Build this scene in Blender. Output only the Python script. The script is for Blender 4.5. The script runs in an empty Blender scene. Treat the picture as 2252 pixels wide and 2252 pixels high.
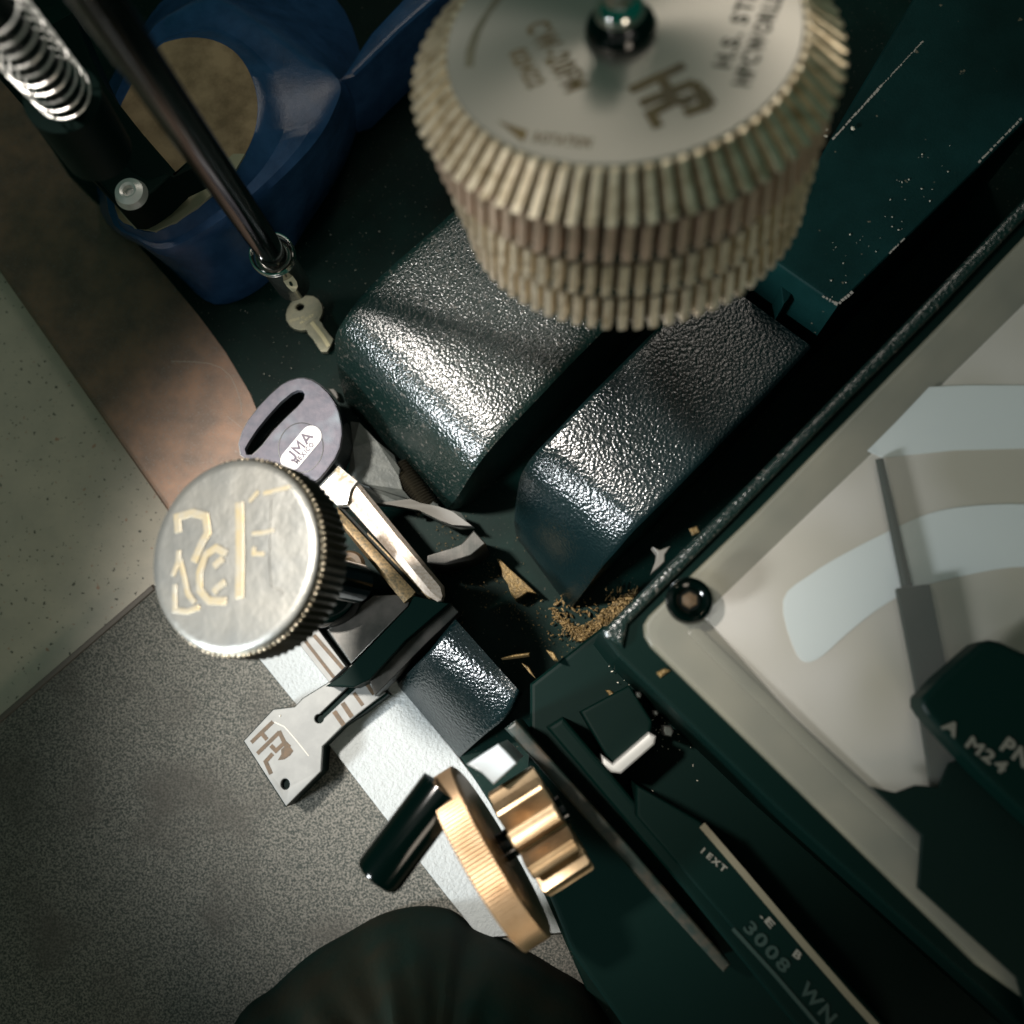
import bpy, bmesh, math, random
from mathutils import Vector, Matrix
random.seed(7)
SC = bpy.context.scene
COL = SC.collection
MM = 0.001                     # all lengths below are millimetres

# ------------------------------------------------------------------ camera
F = 2414.0; CX = 1126.0; H = 400.0
d = Vector(((1224-CX)/F, -(1574-CX)/F, -1.0)).normalized()    # straight down, in camera axes
zc_ = -d
xc_ = (Vector((1,0,0)) - zc_*zc_.x).normalized()
yc_ = zc_.cross(xc_)
RW = Matrix((xc_, yc_, zc_))                                   # camera -> world
CAMP = Vector((0,0,H))
cam = bpy.data.cameras.new('camera'); cam.sensor_width = 36; cam.lens = 36*F/2252
cam.clip_start = 0.005; cam.clip_end = 20
co = bpy.data.objects.new('camera', cam); COL.objects.link(co)
co.matrix_world = Matrix.Translation(CAMP*MM) @ RW.to_4x4()
cam.dof.use_dof = True; cam.dof.focus_distance = 0.350; cam.dof.aperture_fstop = 9.2
SC.camera = co

# ------------------------------------------------------------------ world, lamps, exposure
w = bpy.data.worlds.new('World'); SC.world = w; w.use_nodes = True
bg = w.node_tree.nodes['Background']
bg.inputs[0].default_value = (0.01, 0.28, 0.20, 1); bg.inputs[1].default_value = 0.15
def aim(o, p, t):
    o.location = Vector(p)*MM
    o.rotation_euler = (Vector(t)-Vector(p)).to_track_quat('-Z','Y').to_euler()
def area(name, p, t, sx, sy, e, col):
    l = bpy.data.lights.new(name,'AREA'); l.shape='RECTANGLE'; l.size=sx*MM; l.size_y=sy*MM; l.energy=e; l.color=col
    o = bpy.data.objects.new(name,l); COL.objects.link(o); aim(o,p,t); return o
def spot(name, p, t, ang, blend, rad, e, col):
    l = bpy.data.lights.new(name,'SPOT'); l.spot_size=math.radians(ang); l.spot_blend=blend; l.shadow_soft_size=rad*MM; l.energy=e; l.color=col
    o = bpy.data.objects.new(name,l); COL.objects.link(o); aim(o,p,t); return o
spot('bench_lamp', (-330,150,760), (-22,30,20), 21.5, 1.0, 30, 46, (1,0.93,0.86))
spot('window_lamp', (-420,-200,330), (25,45,50), 36, 0.9, 42, 17, (0.93,0.97,1.0))
area('ceiling_tube', (60,520,620), (30,40,60), 60, 420, 0.55, (1,0.9,0.8))
area('cutter_fill', (230,-430,430), (60,120,120), 160, 160, 0.55, (1,0.86,0.7))  # added unseen warm fill that brightens the cutter teeth
area('overhead_fill', (-80,150,1200), (-80,150,0), 900, 900, 0.6, (1,0.97,0.92))  # added unseen soft source for level metal to reflect
SC.view_settings.view_transform = 'Standard'; SC.view_settings.look = 'None'
SC.view_settings.exposure = 0; SC.view_settings.gamma = 1

# ------------------------------------------------------------------ helpers
def VW(x0, y0, s): return lambda *a: [(x0+x/s, y0+y/s) for x, y in a] if len(a) != 1 else (x0+a[0][0]/s, y0+a[0][1]/s)
def _v(x0,y0,s):
    def f(L):
        if isinstance(L, tuple): return (x0+L[0]/s, y0+L[1]/s)
        return [(x0+x/s, y0+y/s) for x, y in L]
    return f
D  = _v(0,0,1932/2252); A = _v(0,0,2.415); G = _v(850,0,1.7564); T0 = _v(1450,0,2.409)
V4 = _v(250,750,2.1467); M5 = _v(700,450,2.1467); N1 = _v(1000,1050,2.76); B2 = _v(500,1350,2.1467)
R3 = _v(1350,1650,2.142); R4 = _v(1350,700,1.932); KN = _v(300,980,3.864); W3 = _v(900,1600,3.512)
V5 = _v(650,1150,3.512); J = _v(560,820,7.431); HH = _v(530,1560,8.4); SK = _v(550,520,6.9)
T3 = _v(1500,1780,4.093); T1 = _v(1550,0,7.728); G4 = _v(2000,1350,4.83)

def ray(p): return RW @ Vector(((p[0]-CX)/F, -(p[1]-CX)/F, -1.0))
def at(p, z):
    r = ray(p); return CAMP + r*((z-H)/r.z)
def atd(p, dep): return CAMP + ray(p)*dep
def hit(p, P0, n):
    r = ray(p); return CAMP + r*((P0-CAMP).dot(n)/r.dot(n))

def link(name, verts, faces, m, parent=None, smooth=False, sharp=None, bev=None):
    me = bpy.data.meshes.new(name)
    me.from_pydata([tuple(Vector(v)*MM) for v in verts], [], faces)
    return fin(name, me, m, parent, smooth, bev)
def fin(name, me, m, parent=None, smooth=False, bev=None, ang=35):
    if bev or smooth:
        bm = bmesh.new(); bm.from_mesh(me)
        bmesh.ops.recalc_face_normals(bm, faces=bm.faces)
        if bev:
            w_, seg, sel = bev
            es = [e for e in bm.edges if sel(e)]
            bmesh.ops.bevel(bm, geom=es, offset=w_*MM, segments=seg, affect='EDGES', profile=0.6, clamp_overlap=True)
        if smooth:
            for f in bm.faces: f.smooth = True
            for e in bm.edges:
                if len(e.link_faces) == 2:
                    f1,f2=e.link_faces; a1,a2=f1.calc_area(),f2.calc_area()
                    if e.calc_face_angle(0) > math.radians(ang) or (bev and max(a1,a2) > 6*min(a1,a2) and e.calc_face_angle(0)>0.05): e.smooth = False
        bm.to_mesh(me); bm.free()
    me.materials.append(m)
    o = bpy.data.objects.new(name, me); COL.objects.link(o)
    if parent is not None:
        o.parent = parent
        o.matrix_parent_inverse = parent.matrix_basis.inverted() if parent.type=='MESH' else Matrix.Translation(-WL(parent))
    return o
def WL(o):
    v = Vector(o.location)
    return v if o.parent is None else v
def thing(name, label, cat, loc=(0,0,0), group=None):
    o = bpy.data.objects.new(name, None); COL.objects.link(o); o.empty_display_size = 0.01
    o.location = Vector(loc)*MM; o['label']=label; o['category']=cat
    if group: o['group']=group
    return o
def tag(o, label, cat, group=None):
    o['label']=label; o['category']=cat
    if group: o['group']=group
    return o

def edge_sel(minang=30):
    return lambda e: len(e.link_faces)==2 and e.calc_face_angle(0) > math.radians(minang)
def top_sel(z):
    return lambda e: all(v.co.z > (z-0.3)*MM for v in e.verts) and len(e.link_faces)==2 and e.calc_face_angle(0) > math.radians(30)
def prism(name, pts, zt, zb, m, parent=None, bev=0, seg=3, tilt=None):
    """solid standing on zb with its top outline seen at pts; tilt = list of top heights"""
    n = len(pts)
    T = [at(p, tilt[i] if tilt else zt) for i, p in enumerate(pts)]
    vs = T + [Vector((v.x, v.y, zb)) for v in T]
    fs = [tuple(range(n)), tuple(reversed(range(n, 2*n)))] + [(i, i+n, (i+1)%n+n, (i+1)%n) for i in range(n)]
    zz = min(tilt) if tilt else zt
    return link(name, vs, fs, m, parent, smooth=bool(bev), bev=(bev, seg, top_sel(zz)) if bev else None)
def slab(name, pts, P0, n, th, m, parent=None, bev=0):
    k = len(pts); T = [hit(p, P0, n) for p in pts]
    vs = T + [v - n*th for v in T]
    fs = [tuple(range(k)), tuple(reversed(range(k, 2*k)))] + [(i, i+k, (i+1)%k+k, (i+1)%k) for i in range(k)]
    return link(name, vs, fs, m, parent, smooth=bool(bev), bev=(bev, 2, edge_sel()) if bev else None)
def holed(name, outer, holes, zt, zb, m, parent=None, bev=0):
    bm = bmesh.new(); edges = []
    for loop in [outer]+holes:
        vs = [bm.verts.new(at(p, zt)*MM) for p in loop]
        edges += [bm.edges.new((vs[i], vs[(i+1)%len(vs)])) for i in range(len(vs))]
    r = bmesh.ops.triangle_fill(bm, use_beauty=True, use_dissolve=False, edges=edges)
    fs = [g for g in r['geom'] if isinstance(g, bmesh.types.BMFace)]
    ex = bmesh.ops.extrude_face_region(bm, geom=fs)
    for g in ex['geom']:
        if isinstance(g, bmesh.types.BMVert): g.co.z = zb*MM
    me = bpy.data.meshes.new(name); bm.to_mesh(me); bm.free()
    return fin(name, me, m, parent, smooth=bool(bev), bev=(bev,2,top_sel(zt)) if bev else None)
def frame_of(ax):
    ax = ax.normalized(); t = Vector((0,0,1)) if abs(ax.z)<0.9 else Vector((1,0,0))
    u = ax.cross(t).normalized(); return u, ax.cross(u).normalized(), ax
def lathe(name, c, ax, prof, n, m, parent=None, smooth=True, rfun=None, ang=35, tw=0.0):
    u, v, a = frame_of(ax); vs=[]; fs=[]
    for k,(r,h) in enumerate(prof):
        for i in range(n):
            t = 2*math.pi*i/n; rr = r if rfun is None else rfun(r, h, i, k)
            t += tw*h; vs.append(c + a*h + (u*math.cos(t)+v*math.sin(t))*rr)
    K = len(prof)
    for k in range(K-1):
        for i in range(n):
            j=(i+1)%n; fs.append((k*n+i, k*n+j, (k+1)*n+j, (k+1)*n+i))
    if prof[0][0] > 1e-3 : fs.append(tuple(range(n)))
    if prof[-1][0] > 1e-3: fs.append(tuple(range((K-1)*n, K*n)))
    me = bpy.data.meshes.new(name); me.from_pydata([tuple(x*MM) for x in vs], [], fs)
    return fin(name, me, m, parent, smooth=smooth, ang=ang)
def tube(name, path, r, m, parent=None, n=10):
    vs=[]; fs=[]; K=len(path); rr = r if isinstance(r,(list,tuple)) else [r]*K
    T = (path[1]-path[0]).normalized(); u = frame_of(T)[0]
    for k,p in enumerate(path):
        t = (path[min(k+1,K-1)]-path[max(k-1,0)]).normalized()
        u = (u - t*u.dot(t)).normalized(); v = t.cross(u)
        for i in range(n):
            a = 2*math.pi*i/n; vs.append(p+(u*math.cos(a)+v*math.sin(a))*rr[k])
    for k in range(K-1):
        for i in range(n):
            j=(i+1)%n; fs.append((k*n+i,k*n+j,(k+1)*n+j,(k+1)*n+i))
    fs += [tuple(range(n)), tuple(range((K-1)*n,K*n))]
    return link(name, vs, fs, m, parent, smooth=True)
_lift = [0.0]
def strokes(name, lines, wmm, P0, n, th, m, parent=None, conv=None, bev=0):
    """raised ribbons following polylines that lie on a plane"""
    vs=[]; fs=[]; n = n.normalized()
    for q, L in enumerate(lines):
        ww = wmm
        if isinstance(L, dict): ww = L['w']; L = L['p']
        if conv: L = conv(L)
        P = [hit(p, P0, n) for p in L]; k=len(P); base=len(vs); tt = th + 0.012*(q%7)
        up=[]; 
        for i in range(k):
            a = (P[i]-P[i-1]).normalized() if i>0 else None
            b = (P[i+1]-P[i]).normalized() if i<k-1 else None
            tdir = (a+b).normalized() if a and b else (a or b)
            s = n.cross(tdir); c = max(0.45, s.dot(n.cross(b or a)))
            w_ = ww/2/c
            up.append((P[i]-s*w_, P[i]+s*w_))
        for l_, r_ in up:
            vs += [l_+n*tt, r_+n*tt, r_-n*0.05, l_-n*0.05]
        for i in range(k-1):
            o=base+4*i
            for e in range(4): fs.append((o+e, o+4+e, o+4+(e+1)%4, o+(e+1)%4))
        fs += [(base,base+1,base+2,base+3),(base+4*k-1,base+4*k-2,base+4*k-3,base+4*k-4)]
    return link(name, vs, fs, m, parent, smooth=bool(bev), bev=(bev,2,edge_sel(50)) if bev else None)
_gl = {}
def glyph(ch):
    if ch in _gl: return _gl[ch]
    cu = bpy.data.curves.new('g','FONT'); cu.body = ch; cu.size = 1; cu.extrude = 0.5; cu.resolution_u = 3; cu.offset = 0.032
    o = bpy.data.objects.new('g', cu); COL.objects.link(o); bpy.context.view_layer.update()
    me = o.evaluated_get(bpy.context.evaluated_depsgraph_get()).to_mesh()
    V=[v.co.copy() for v in me.vertices]; Fc=[tuple(p.vertices) for p in me.polygons]
    o.to_mesh_clear() if False else None
    bpy.data.objects.remove(o); bpy.data.curves.remove(cu)
    x0=min((v.x for v in V), default=0); x1=max((v.x for v in V), default=0.3)
    _gl[ch]=(V,Fc,x0,x1); return _gl[ch]
def text(name, s, frames, size, th, m, parent=None, squeeze=1.0):
    """frames(i, adv) -> origin,u,v,n for the pen at advance adv"""
    vs=[]; fs=[]; adv=0
    for ch in s:
        if ch==' ': adv += 0.4*size*squeeze; continue
        V,Fc,x0,x1 = glyph(ch); o,u,v,n = frames(adv + (x1-x0)/2*size*squeeze); b=len(vs); half=(x0+x1)/2
        for q in V: vs.append(o + u*((q.x-half)*size*squeeze) + v*(q.y*size) + n*((q.z+0.5)*th-0.03))
        fs += [tuple(i+b for i in f) for f in Fc]
        adv += (x1-x0+0.12)*size*squeeze
    return link(name, vs, fs, m, parent)
def text_width(s, size, squeeze=1.0):
    a=0
    for ch in s:
        if ch==' ': a+=0.4*size*squeeze; continue
        g=glyph(ch); a+=(g[3]-g[2]+0.12)*size*squeeze
    return a
def line_text(name, s, p0, p1, size, P0, n, th, m, parent=None, flip=1):
    """fit s between the two plane points seen at p0 and p1 (baseline)"""
    a=hit(p0,P0,n); b=hit(p1,P0,n); u=(b-a).normalized(); v=n.cross(u)*flip
    sq=(b-a).length/text_width(s,size)
    return text(name, s, lambda adv:(a+u*adv,u,v,n), size, th, m, parent, sq)

def smooth_loop(L,sub=4):
    n=len(L); out=[]
    for i in range(n):
        a,b,c,e=[Vector(L[(i+k)%n]) for k in (-1,0,1,2)]
        for s in range(sub):
            t=s/sub; out.append(0.5*((2*b)+(-a+c)*t+(2*a-5*b+4*c-e)*t*t+(-a+3*b-3*c+e)*t**3))
    return out

# ------------------------------------------------------------------ materials
def mat(name, col, rough=0.5, metal=0.0, col2=None, nscale=0.2, ndet=4, lo=0.35, hi=0.65, bump=None, coat=0, rvar=0, spec=0.5, speck=None, mask2=None):
    """nscale / bump scale in features per mm; bump=(kind, scale, strength, distance mm)"""
    m = bpy.data.materials.new(name); m.use_nodes = True; nt=m.node_tree; N=nt.nodes; Lk=nt.links
    b = N['Principled BSDF']; b.inputs['Base Color'].default_value=(*col,1); b.inputs['Roughness'].default_value=rough
    b.inputs['Metallic'].default_value=metal; b.inputs['Coat Weight'].default_value=coat; b.inputs['Coat Roughness'].default_value=0.15
    b.inputs['Specular IOR Level'].default_value=spec
    tc=N.new('ShaderNodeTexCoord'); mp=N.new('ShaderNodeMapping'); mp.inputs['Scale'].default_value=(1000,1000,1000)
    Lk.new(tc.outputs['Object'], mp.inputs[0])
    cur=None
    def noise(s,det=4,rg=0.6):
        n=N.new('ShaderNodeTexNoise'); n.inputs['Scale'].default_value=s; n.inputs['Detail'].default_value=det; n.inputs['Roughness'].default_value=rg
        Lk.new(mp.outputs[0], n.inputs['Vector']); return n
    def ramp(src,a,bb):
        r=N.new('ShaderNodeMapRange'); r.inputs[1].default_value=a; r.inputs[2].default_value=bb; r.clamp=True
        Lk.new(src, r.inputs[0]); return r
    if col2:
        n=noise(nscale,ndet); r=ramp(n.outputs[0],lo,hi)
        mx=N.new('ShaderNodeMix'); mx.data_type='RGBA'; mx.inputs[6].default_value=(*col,1); mx.inputs[7].default_value=(*col2,1)
        Lk.new(r.outputs[0], mx.inputs[0]); cur=mx.outputs[2]
        if rvar:
            r2=N.new('ShaderNodeMapRange'); r2.inputs[3].default_value=rough; r2.inputs[4].default_value=min(1,rough+rvar)
            Lk.new(r.outputs[0], r2.inputs[0]); Lk.new(r2.outputs[0], b.inputs['Roughness'])
    if speck:
        for (c3, sc, a, bb) in speck:
            n=noise(sc,2,0.5); r=ramp(n.outputs[0],a,bb)
            mx=N.new('ShaderNodeMix'); mx.data_type='RGBA'; mx.inputs[7].default_value=(*c3,1)
            if cur is None: mx.inputs[6].default_value=(*col,1)
            else: Lk.new(cur, mx.inputs[6])
            Lk.new(r.outputs[0], mx.inputs[0]); cur=mx.outputs[2]
    if cur is not None: Lk.new(cur, b.inputs['Base Color'])
    if bump:
        prev=None
        for (kind, s, st, dist) in (bump if isinstance(bump,list) else [bump]):
            if kind=='cell':
                t=N.new('ShaderNodeTexVoronoi'); t.feature='SMOOTH_F1'; t.inputs['Scale'].default_value=s; t.inputs['Smoothness'].default_value=0.6
                nn=noise(s*1.3,2); ad=N.new('ShaderNodeMix'); ad.data_type='VECTOR'; ad.inputs[0].default_value=0.02
                vm=N.new('ShaderNodeVectorMath'); vm.operation='MULTIPLY_ADD'; vm.inputs[1].default_value=(0.9/s,)*3
                Lk.new(nn.outputs['Color'], vm.inputs[0]); Lk.new(mp.outputs[0], vm.inputs[2]); Lk.new(vm.outputs[0], t.inputs['Vector']); out=t.outputs['Distance']
            elif kind=='brush':
                m2=N.new('ShaderNodeMapping'); m2.inputs['Scale'].default_value=(1,0.03,1); m2.inputs['Rotation'].default_value=(0,0,0.6); Lk.new(mp.outputs[0], m2.inputs[0])
                t=N.new('ShaderNodeTexNoise'); t.inputs['Scale'].default_value=s; t.inputs['Detail'].default_value=3; Lk.new(m2.outputs[0], t.inputs['Vector']); out=t.outputs[0]
            else:
                t=noise(s,4); out=t.outputs[0]
            bp=N.new('ShaderNodeBump'); bp.inputs['Strength'].default_value=st; bp.inputs['Distance'].default_value=dist*MM
            if kind=='cell': bp.invert=True
            Lk.new(out, bp.inputs['Height'])
            if prev: Lk.new(prev, bp.inputs['Normal'])
            prev=bp.outputs[0]
        Lk.new(prev, b.inputs['Normal'])
    return m
BLK=(0.0005,0.0100,0.0076)
m_counter = mat('speckled_laminate',(0.56,0.50,0.40),0.5,col2=(0.46,0.42,0.34),nscale=0.05,speck=[((0.08,0.08,0.06),0.55,0.66,0.70),((0.42,0.25,0.17),0.35,0.68,0.74)],bump=('n',1.5,0.15,0.1))
m_brown = mat('bronze_enamel',(0.27,0.16,0.105),0.42,0.35,col2=(0.15,0.105,0.078),nscale=0.08,bump=[('n',2.2,0.5,0.15)],speck=[((0.20,0.165,0.14),1.8,0.58,0.68)])
m_tray = mat('black_enamel_dusty',BLK,0.5,spec=0.10,col2=(0.002,0.018,0.014),nscale=0.05,lo=0.45,hi=0.8,speck=[((0.10,0.09,0.07),1.2,0.70,0.74)],bump=('n',1.0,0.25,0.15))
m_ham = mat('black_hammertone',(0.005,0.014,0.012),0.24,0.0,bump=[('cell',1.0,0.62,0.32),('n',2.2,0.15,0.15),('n',0.06,0.25,1.5)],spec=0.9,speck=[((0.09,0.085,0.075),0.7,0.60,0.74)])
m_hamb = mat('blue_black_hammertone',(0.003,0.010,0.011),0.22,0.0,bump=[('cell',1.0,0.58,0.31),('n',2.2,0.12,0.15)],spec=0.9)
m_teal = mat('teal_black_cast',(0.0012,0.017,0.016),0.62,spec=0.1,col2=(0.003,0.026,0.025),nscale=0.05,bump=('n',1.2,0.35,0.3),speck=[((0.12,0.11,0.08),0.35,0.735,0.76)])
m_blk = mat('black_paint',BLK,0.45,spec=0.10,bump=('n',0.6,0.08,0.1))
m_ox = mat('black_oxide',(0.0005,0.0075,0.0058),0.5,spec=0.07)
m_blkg = mat('black_gloss',(0.0003,0.0016,0.0013),0.12,coat=0.0,spec=0.4)
m_mat = mat('grey_grained_rubber',(0.20,0.19,0.165),0.75,col2=(0.045,0.052,0.046),nscale=1.35,ndet=3,lo=0.38,hi=0.60,bump=('n',1.35,0.9,0.45),spec=0.25,speck=[((0.075,0.07,0.06),0.035,0.50,0.80)])
m_lip = mat('mat_lip',(0.10,0.085,0.07),0.6)
m_white = mat('white_pebbled_plastic',(0.40,0.43,0.43),0.5,bump=('n',0.8,1.0,0.7),spec=0.3)
m_whites = mat('white_plastic',(0.42,0.46,0.48),0.4)
m_brass = mat('nickel_brass',(0.80,0.70,0.53),0.32,0.75,col2=(0.36,0.27,0.15),nscale=0.35,lo=0.45,hi=0.75,bump=('n',1.0,0.06,0.1))
m_copperish = mat('warm_worn_steel',(0.58,0.43,0.33),0.38,0.6,col2=(0.46,0.36,0.27),nscale=0.2,bump=('n',1.2,0.1,0.1))
m_gear = mat('coppery_gear_brass',(0.50,0.37,0.23),0.33,0.75,col2=(0.30,0.21,0.12),nscale=0.12,bump=('n',1.0,0.06,0.1))
m_flute = mat('flute_painted_shade',(0.022,0.018,0.010),0.4,0.3,col2=(0.06,0.045,0.02),nscale=0.12)  # dark tone that paints the shade between teeth onto the groove floors
m_face = mat('satin_nickel_face',(0.47,0.45,0.40),0.36,0.82,bump=('n',0.4,0.03,0.1))
m_gold = mat('etched_gold',(0.13,0.095,0.032),0.6,0.0,col2=(0.09,0.07,0.035),nscale=0.15)
m_dkmark = mat('etched_dark',(0.09,0.09,0.06),0.6)
m_chrome = mat('chrome',(0.75,0.74,0.70),0.12,1.0)
m_dchrome = mat('dark_chrome',(0.22,0.22,0.20),0.16,0.9)
m_bright = mat('bright_steel',(0.72,0.71,0.68),0.33,0.6)
m_steel = mat('dark_ground_steel',(0.075,0.07,0.062),0.42,0.5,col2=(0.03,0.032,0.028),nscale=0.1,bump=('brush',2.0,0.15,0.1))
m_cap = mat('polished_pewter',(0.25,0.245,0.22),0.38,0.75,col2=(0.19,0.195,0.185),nscale=0.05,bump=[('n',0.10,0.35,1.0)])
m_capmark = mat('pale_gold_relief',(0.30,0.25,0.15),0.44,0.65,col2=(0.28,0.265,0.22),nscale=0.3)
m_knurl = mat('knurled_bronze_black',(0.06,0.055,0.04),0.35,0.8)
m_blank = mat('matte_nickel_silver',(0.215,0.22,0.21),0.55,0.35,col2=(0.18,0.185,0.178),nscale=0.15,bump=('n',2.0,0.08,0.1))
m_cut = mat('brass_cut',(0.085,0.050,0.022),0.55,0.2,col2=(0.05,0.035,0.018),nscale=0.7)
m_pale = mat('pale_scratch',(0.34,0.33,0.29),0.45,0.3)
m_rub = mat('purple_grey_rubber',(0.16,0.145,0.17),0.62,col2=(0.11,0.11,0.135),nscale=0.35,bump=('n',2.4,0.5,0.2),speck=[((0.20,0.23,0.26),0.10,0.52,0.75)])
m_rubk = mat('black_rubber_edge',(0.004,0.008,0.012),0.22)
m_badge = mat('white_print',(0.72,0.70,0.68),0.5)
m_ink = mat('grey_purple_ink',(0.12,0.10,0.13),0.6)
m_bladeA = mat('bright_worn_nickel',(0.42,0.36,0.30),0.42,0.45,col2=(0.27,0.21,0.155),nscale=0.9,lo=0.40,hi=0.70,bump=('n',1.2,0.25,0.2))
m_bladeB = mat('bronze_worn_blade',(0.28,0.19,0.09),0.5,0.4,col2=(0.09,0.075,0.045),nscale=1.2,bump=('n',1.5,0.3,0.2))
m_bladeD = mat('blackened_groove',(0.004,0.010,0.008),0.6,0.0,spec=0.2,col2=(0.035,0.02,0.015),nscale=0.8,lo=0.5,hi=0.75)
m_solder = mat('shiny_collar',(0.72,0.70,0.66),0.28,0.6,col2=(0.55,0.48,0.33),nscale=0.45,lo=0.56,hi=0.62,bump=('n',0.5,0.3,0.3))
m_small = mat('olive_nickel_key',(0.27,0.26,0.18),0.48,0.45,col2=(0.22,0.22,0.16),nscale=0.5,bump=('n',2,0.1,0.1))
m_smallg = mat('cream_groove',(0.50,0.45,0.27),0.5,0.2)
m_blue = mat('blue_enamel',(0.030,0.085,0.205),0.26,col2=(0.018,0.055,0.14),nscale=0.1,bump=('n',1.3,0.35,0.3),spec=0.5)
m_tan = mat('tarnished_machined_iron',(0.44,0.31,0.18),0.55,0.25,col2=(0.22,0.15,0.08),nscale=0.10,lo=0.38,hi=0.66,bump=('n',1.0,0.15,0.1))
m_tan2 = mat('bright_machined_rim',(0.40,0.37,0.25),0.45,0.3)
m_tape = mat('grey_torn_film',(0.07,0.08,0.075),0.42,0.2,col2=(0.11,0.12,0.11),nscale=0.25,bump=('n',0.5,0.4,0.4))
m_torn = mat('torn_light_edge',(0.12,0.115,0.10),0.5)
m_swarf = mat('brass_swarf',(0.20,0.13,0.045),0.45,0.5,col2=(0.10,0.07,0.03),nscale=0.8,bump=('n',1.0,0.8,0.6))
m_acr = mat('yellowed_acrylic',(0.16,0.15,0.11),0.3,col2=(0.10,0.10,0.075),nscale=0.04,ndet=2)
m_dial = mat('dial_paper',(0.50,0.47,0.43),0.55,col2=(0.36,0.335,0.27),nscale=0.03,ndet=1)
m_band = mat('dial_band_white',(0.56,0.61,0.61),0.5)
m_haze = mat('hazy_clear_plastic',(0.42,0.42,0.38),0.22)
m_haze.node_tree.nodes['Principled BSDF'].inputs['Alpha'].default_value=0.10
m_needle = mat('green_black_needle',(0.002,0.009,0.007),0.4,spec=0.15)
m_bronze = mat('bronze_wheel_rim',(0.52,0.36,0.22),0.36,0.7,col2=(0.40,0.25,0.13),nscale=0.10,bump=('n',1.2,0.06,0.1))
m_cloth = mat('dark_green_cloth',(0.0025,0.013,0.010),0.8,spec=0.1,col2=(0.012,0.013,0.008),nscale=0.04,bump=('n',0.3,0.3,0.8))
m_rail = mat('black_rail_painted_highlight',(0.012,0.022,0.018),0.4,speck=[((0.055,0.043,0.03),0.25,0.40,0.75)])  # brown blotches put the rail edge's highlight into the colour
m_wline = mat('cream_line',(0.13,0.115,0.075),0.5)
m_dimtext = mat('faded_green_text',(0.003,0.020,0.015),0.6)
m_paletext = mat('cream_text',(0.15,0.145,0.12),0.5)
m_lint = mat('pale_scratch_line',(0.32,0.29,0.25),0.5)
m_dust = mat('pale_metal_dust',(0.6,0.55,0.45),0.4,0.2)

# ------------------------------------------------------------------ the setting
o = link('countertop', [(-1500,-1500,0),(1500,-1500,0),(1500,1500,0),(-1500,1500,0),(-1500,-1500,-30),(1500,-1500,-30),(1500,1500,-30),(-1500,1500,-30)],
     [(0,1,2,3),(7,6,5,4),(0,4,5,1),(1,5,6,2),(2,6,7,3),(3,7,4,0)], m_counter)
o['kind']='structure'

rm = thing('rubber_mat','large grey finely grained rubber mat under the square key blank','mat', at((400,1800),0))
prism('mat_sheet', D([(-250,1575),(290,1110),(420,1000),(800,1000),(1000,1500),(1300,2300),(-400,2300)]), 8, 0.0, m_mat, rm, bev=1.5)
prism('mat_lip', D([(-250,1563),(286,1102),(293,1112),(-250,1578)]), 8.6, 0.1, m_lip, rm, bev=0.8)

ws = prism('white_strip', D([(450,1195),(545,1312),(632,1420),(740,1560),(905,1770),(1080,1760),(1010,1620),(865,1428),(758,1296),(620,1125)]), 12, 8.1, m_white, None, bev=0.6)
tag(ws,'white pebbled plastic strip lying on the grey mat below the key jaws','plastic strip')

# ------------------------------------------------------------------ key machine
km = thing('key_cutting_machine','black hammered key cutting machine with bronze base, jaws and round clamp knob','machine', at((1300,1100),12))
bpl=prism('base_plate', D([(-350,20),(0,515),(305,950),(400,1085),(560,1130),(900,1100),(900,500),(600,-200),(-200,-300)]), 12, 0.1, m_brown, km, bev=2.0)
prism('tray', D([(-160,-120),(130,330),(245,445),(312,520),(372,592),(425,664),(470,740),(515,850),(580,1000),(690,1140),(765,1300),(872,1434),(1010,1650),(1230,2150),(2500,2300),(2700,-400),(300,-600)]), 13.2, 8.2, m_tray, km, bev=0.8, seg=3)

def bar(name, rows, m, conv, zb=13.0, cols=14, sub=4, edge=1.0):
    rows=[(conv(l),conv(r),z) for l,r,z in rows]
    # catmull-rom through the rows
    R=[]
    def cr(a,b,c,dd,t): return 0.5*((2*b)+(-a+c)*t+(2*a-5*b+4*c-dd)*t*t+(-a+3*b-3*c+dd)*t**3)
    n=len(rows); pts=[(at(l,z),at(r,z)) for l,r,z in rows]
    for i in range(n-1):
        q=[pts[max(i-1,0)],pts[i],pts[i+1],pts[min(i+2,n-1)]]
        for s in range(sub):
            t=s/sub; R.append((cr(q[0][0],q[1][0],q[2][0],q[3][0],t), cr(q[0][1],q[1][1],q[2][1],q[3][1],t)))
    R.append(pts[-1])
    us=[0,0.012,0.03,0.06]+[0.06+0.88*i/cols for i in range(1,cols)]+[0.94,0.97,0.988,1]
    drop={0:1.0,0.012:0.45,0.03:0.12,1:1.0,0.988:0.45,0.97:0.12}
    vs=[];fs=[];K=len(us)
    for l,r in R:
        wd=(l+r)/2
        for u in us:
            p=l.lerp(r,u).copy(); p.z-=edge*drop.get(u,0); p.z=max(p.z,zb+0.05); vs.append(p)
    for i in range(len(R)-1):
        for j in range(K-1): fs.append((i*K+j,i*K+j+1,(i+1)*K+j+1,(i+1)*K+j))
    # skirt
    ring=[j for j in range(K)]+[i*K+K-1 for i in range(1,len(R))]+[(len(R)-1)*K+j for j in range(K-2,-1,-1)]+[i*K for i in range(len(R)-2,0,-1)]
    b=len(vs)
    for q in ring: vs.append(Vector((vs[q].x,vs[q].y,zb)))
    for i in range(len(ring)):
        j=(i+1)%len(ring); fs.append((ring[i],ring[j],b+j,b+i))
    return link(name,vs,fs,m,km,smooth=True)
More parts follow.
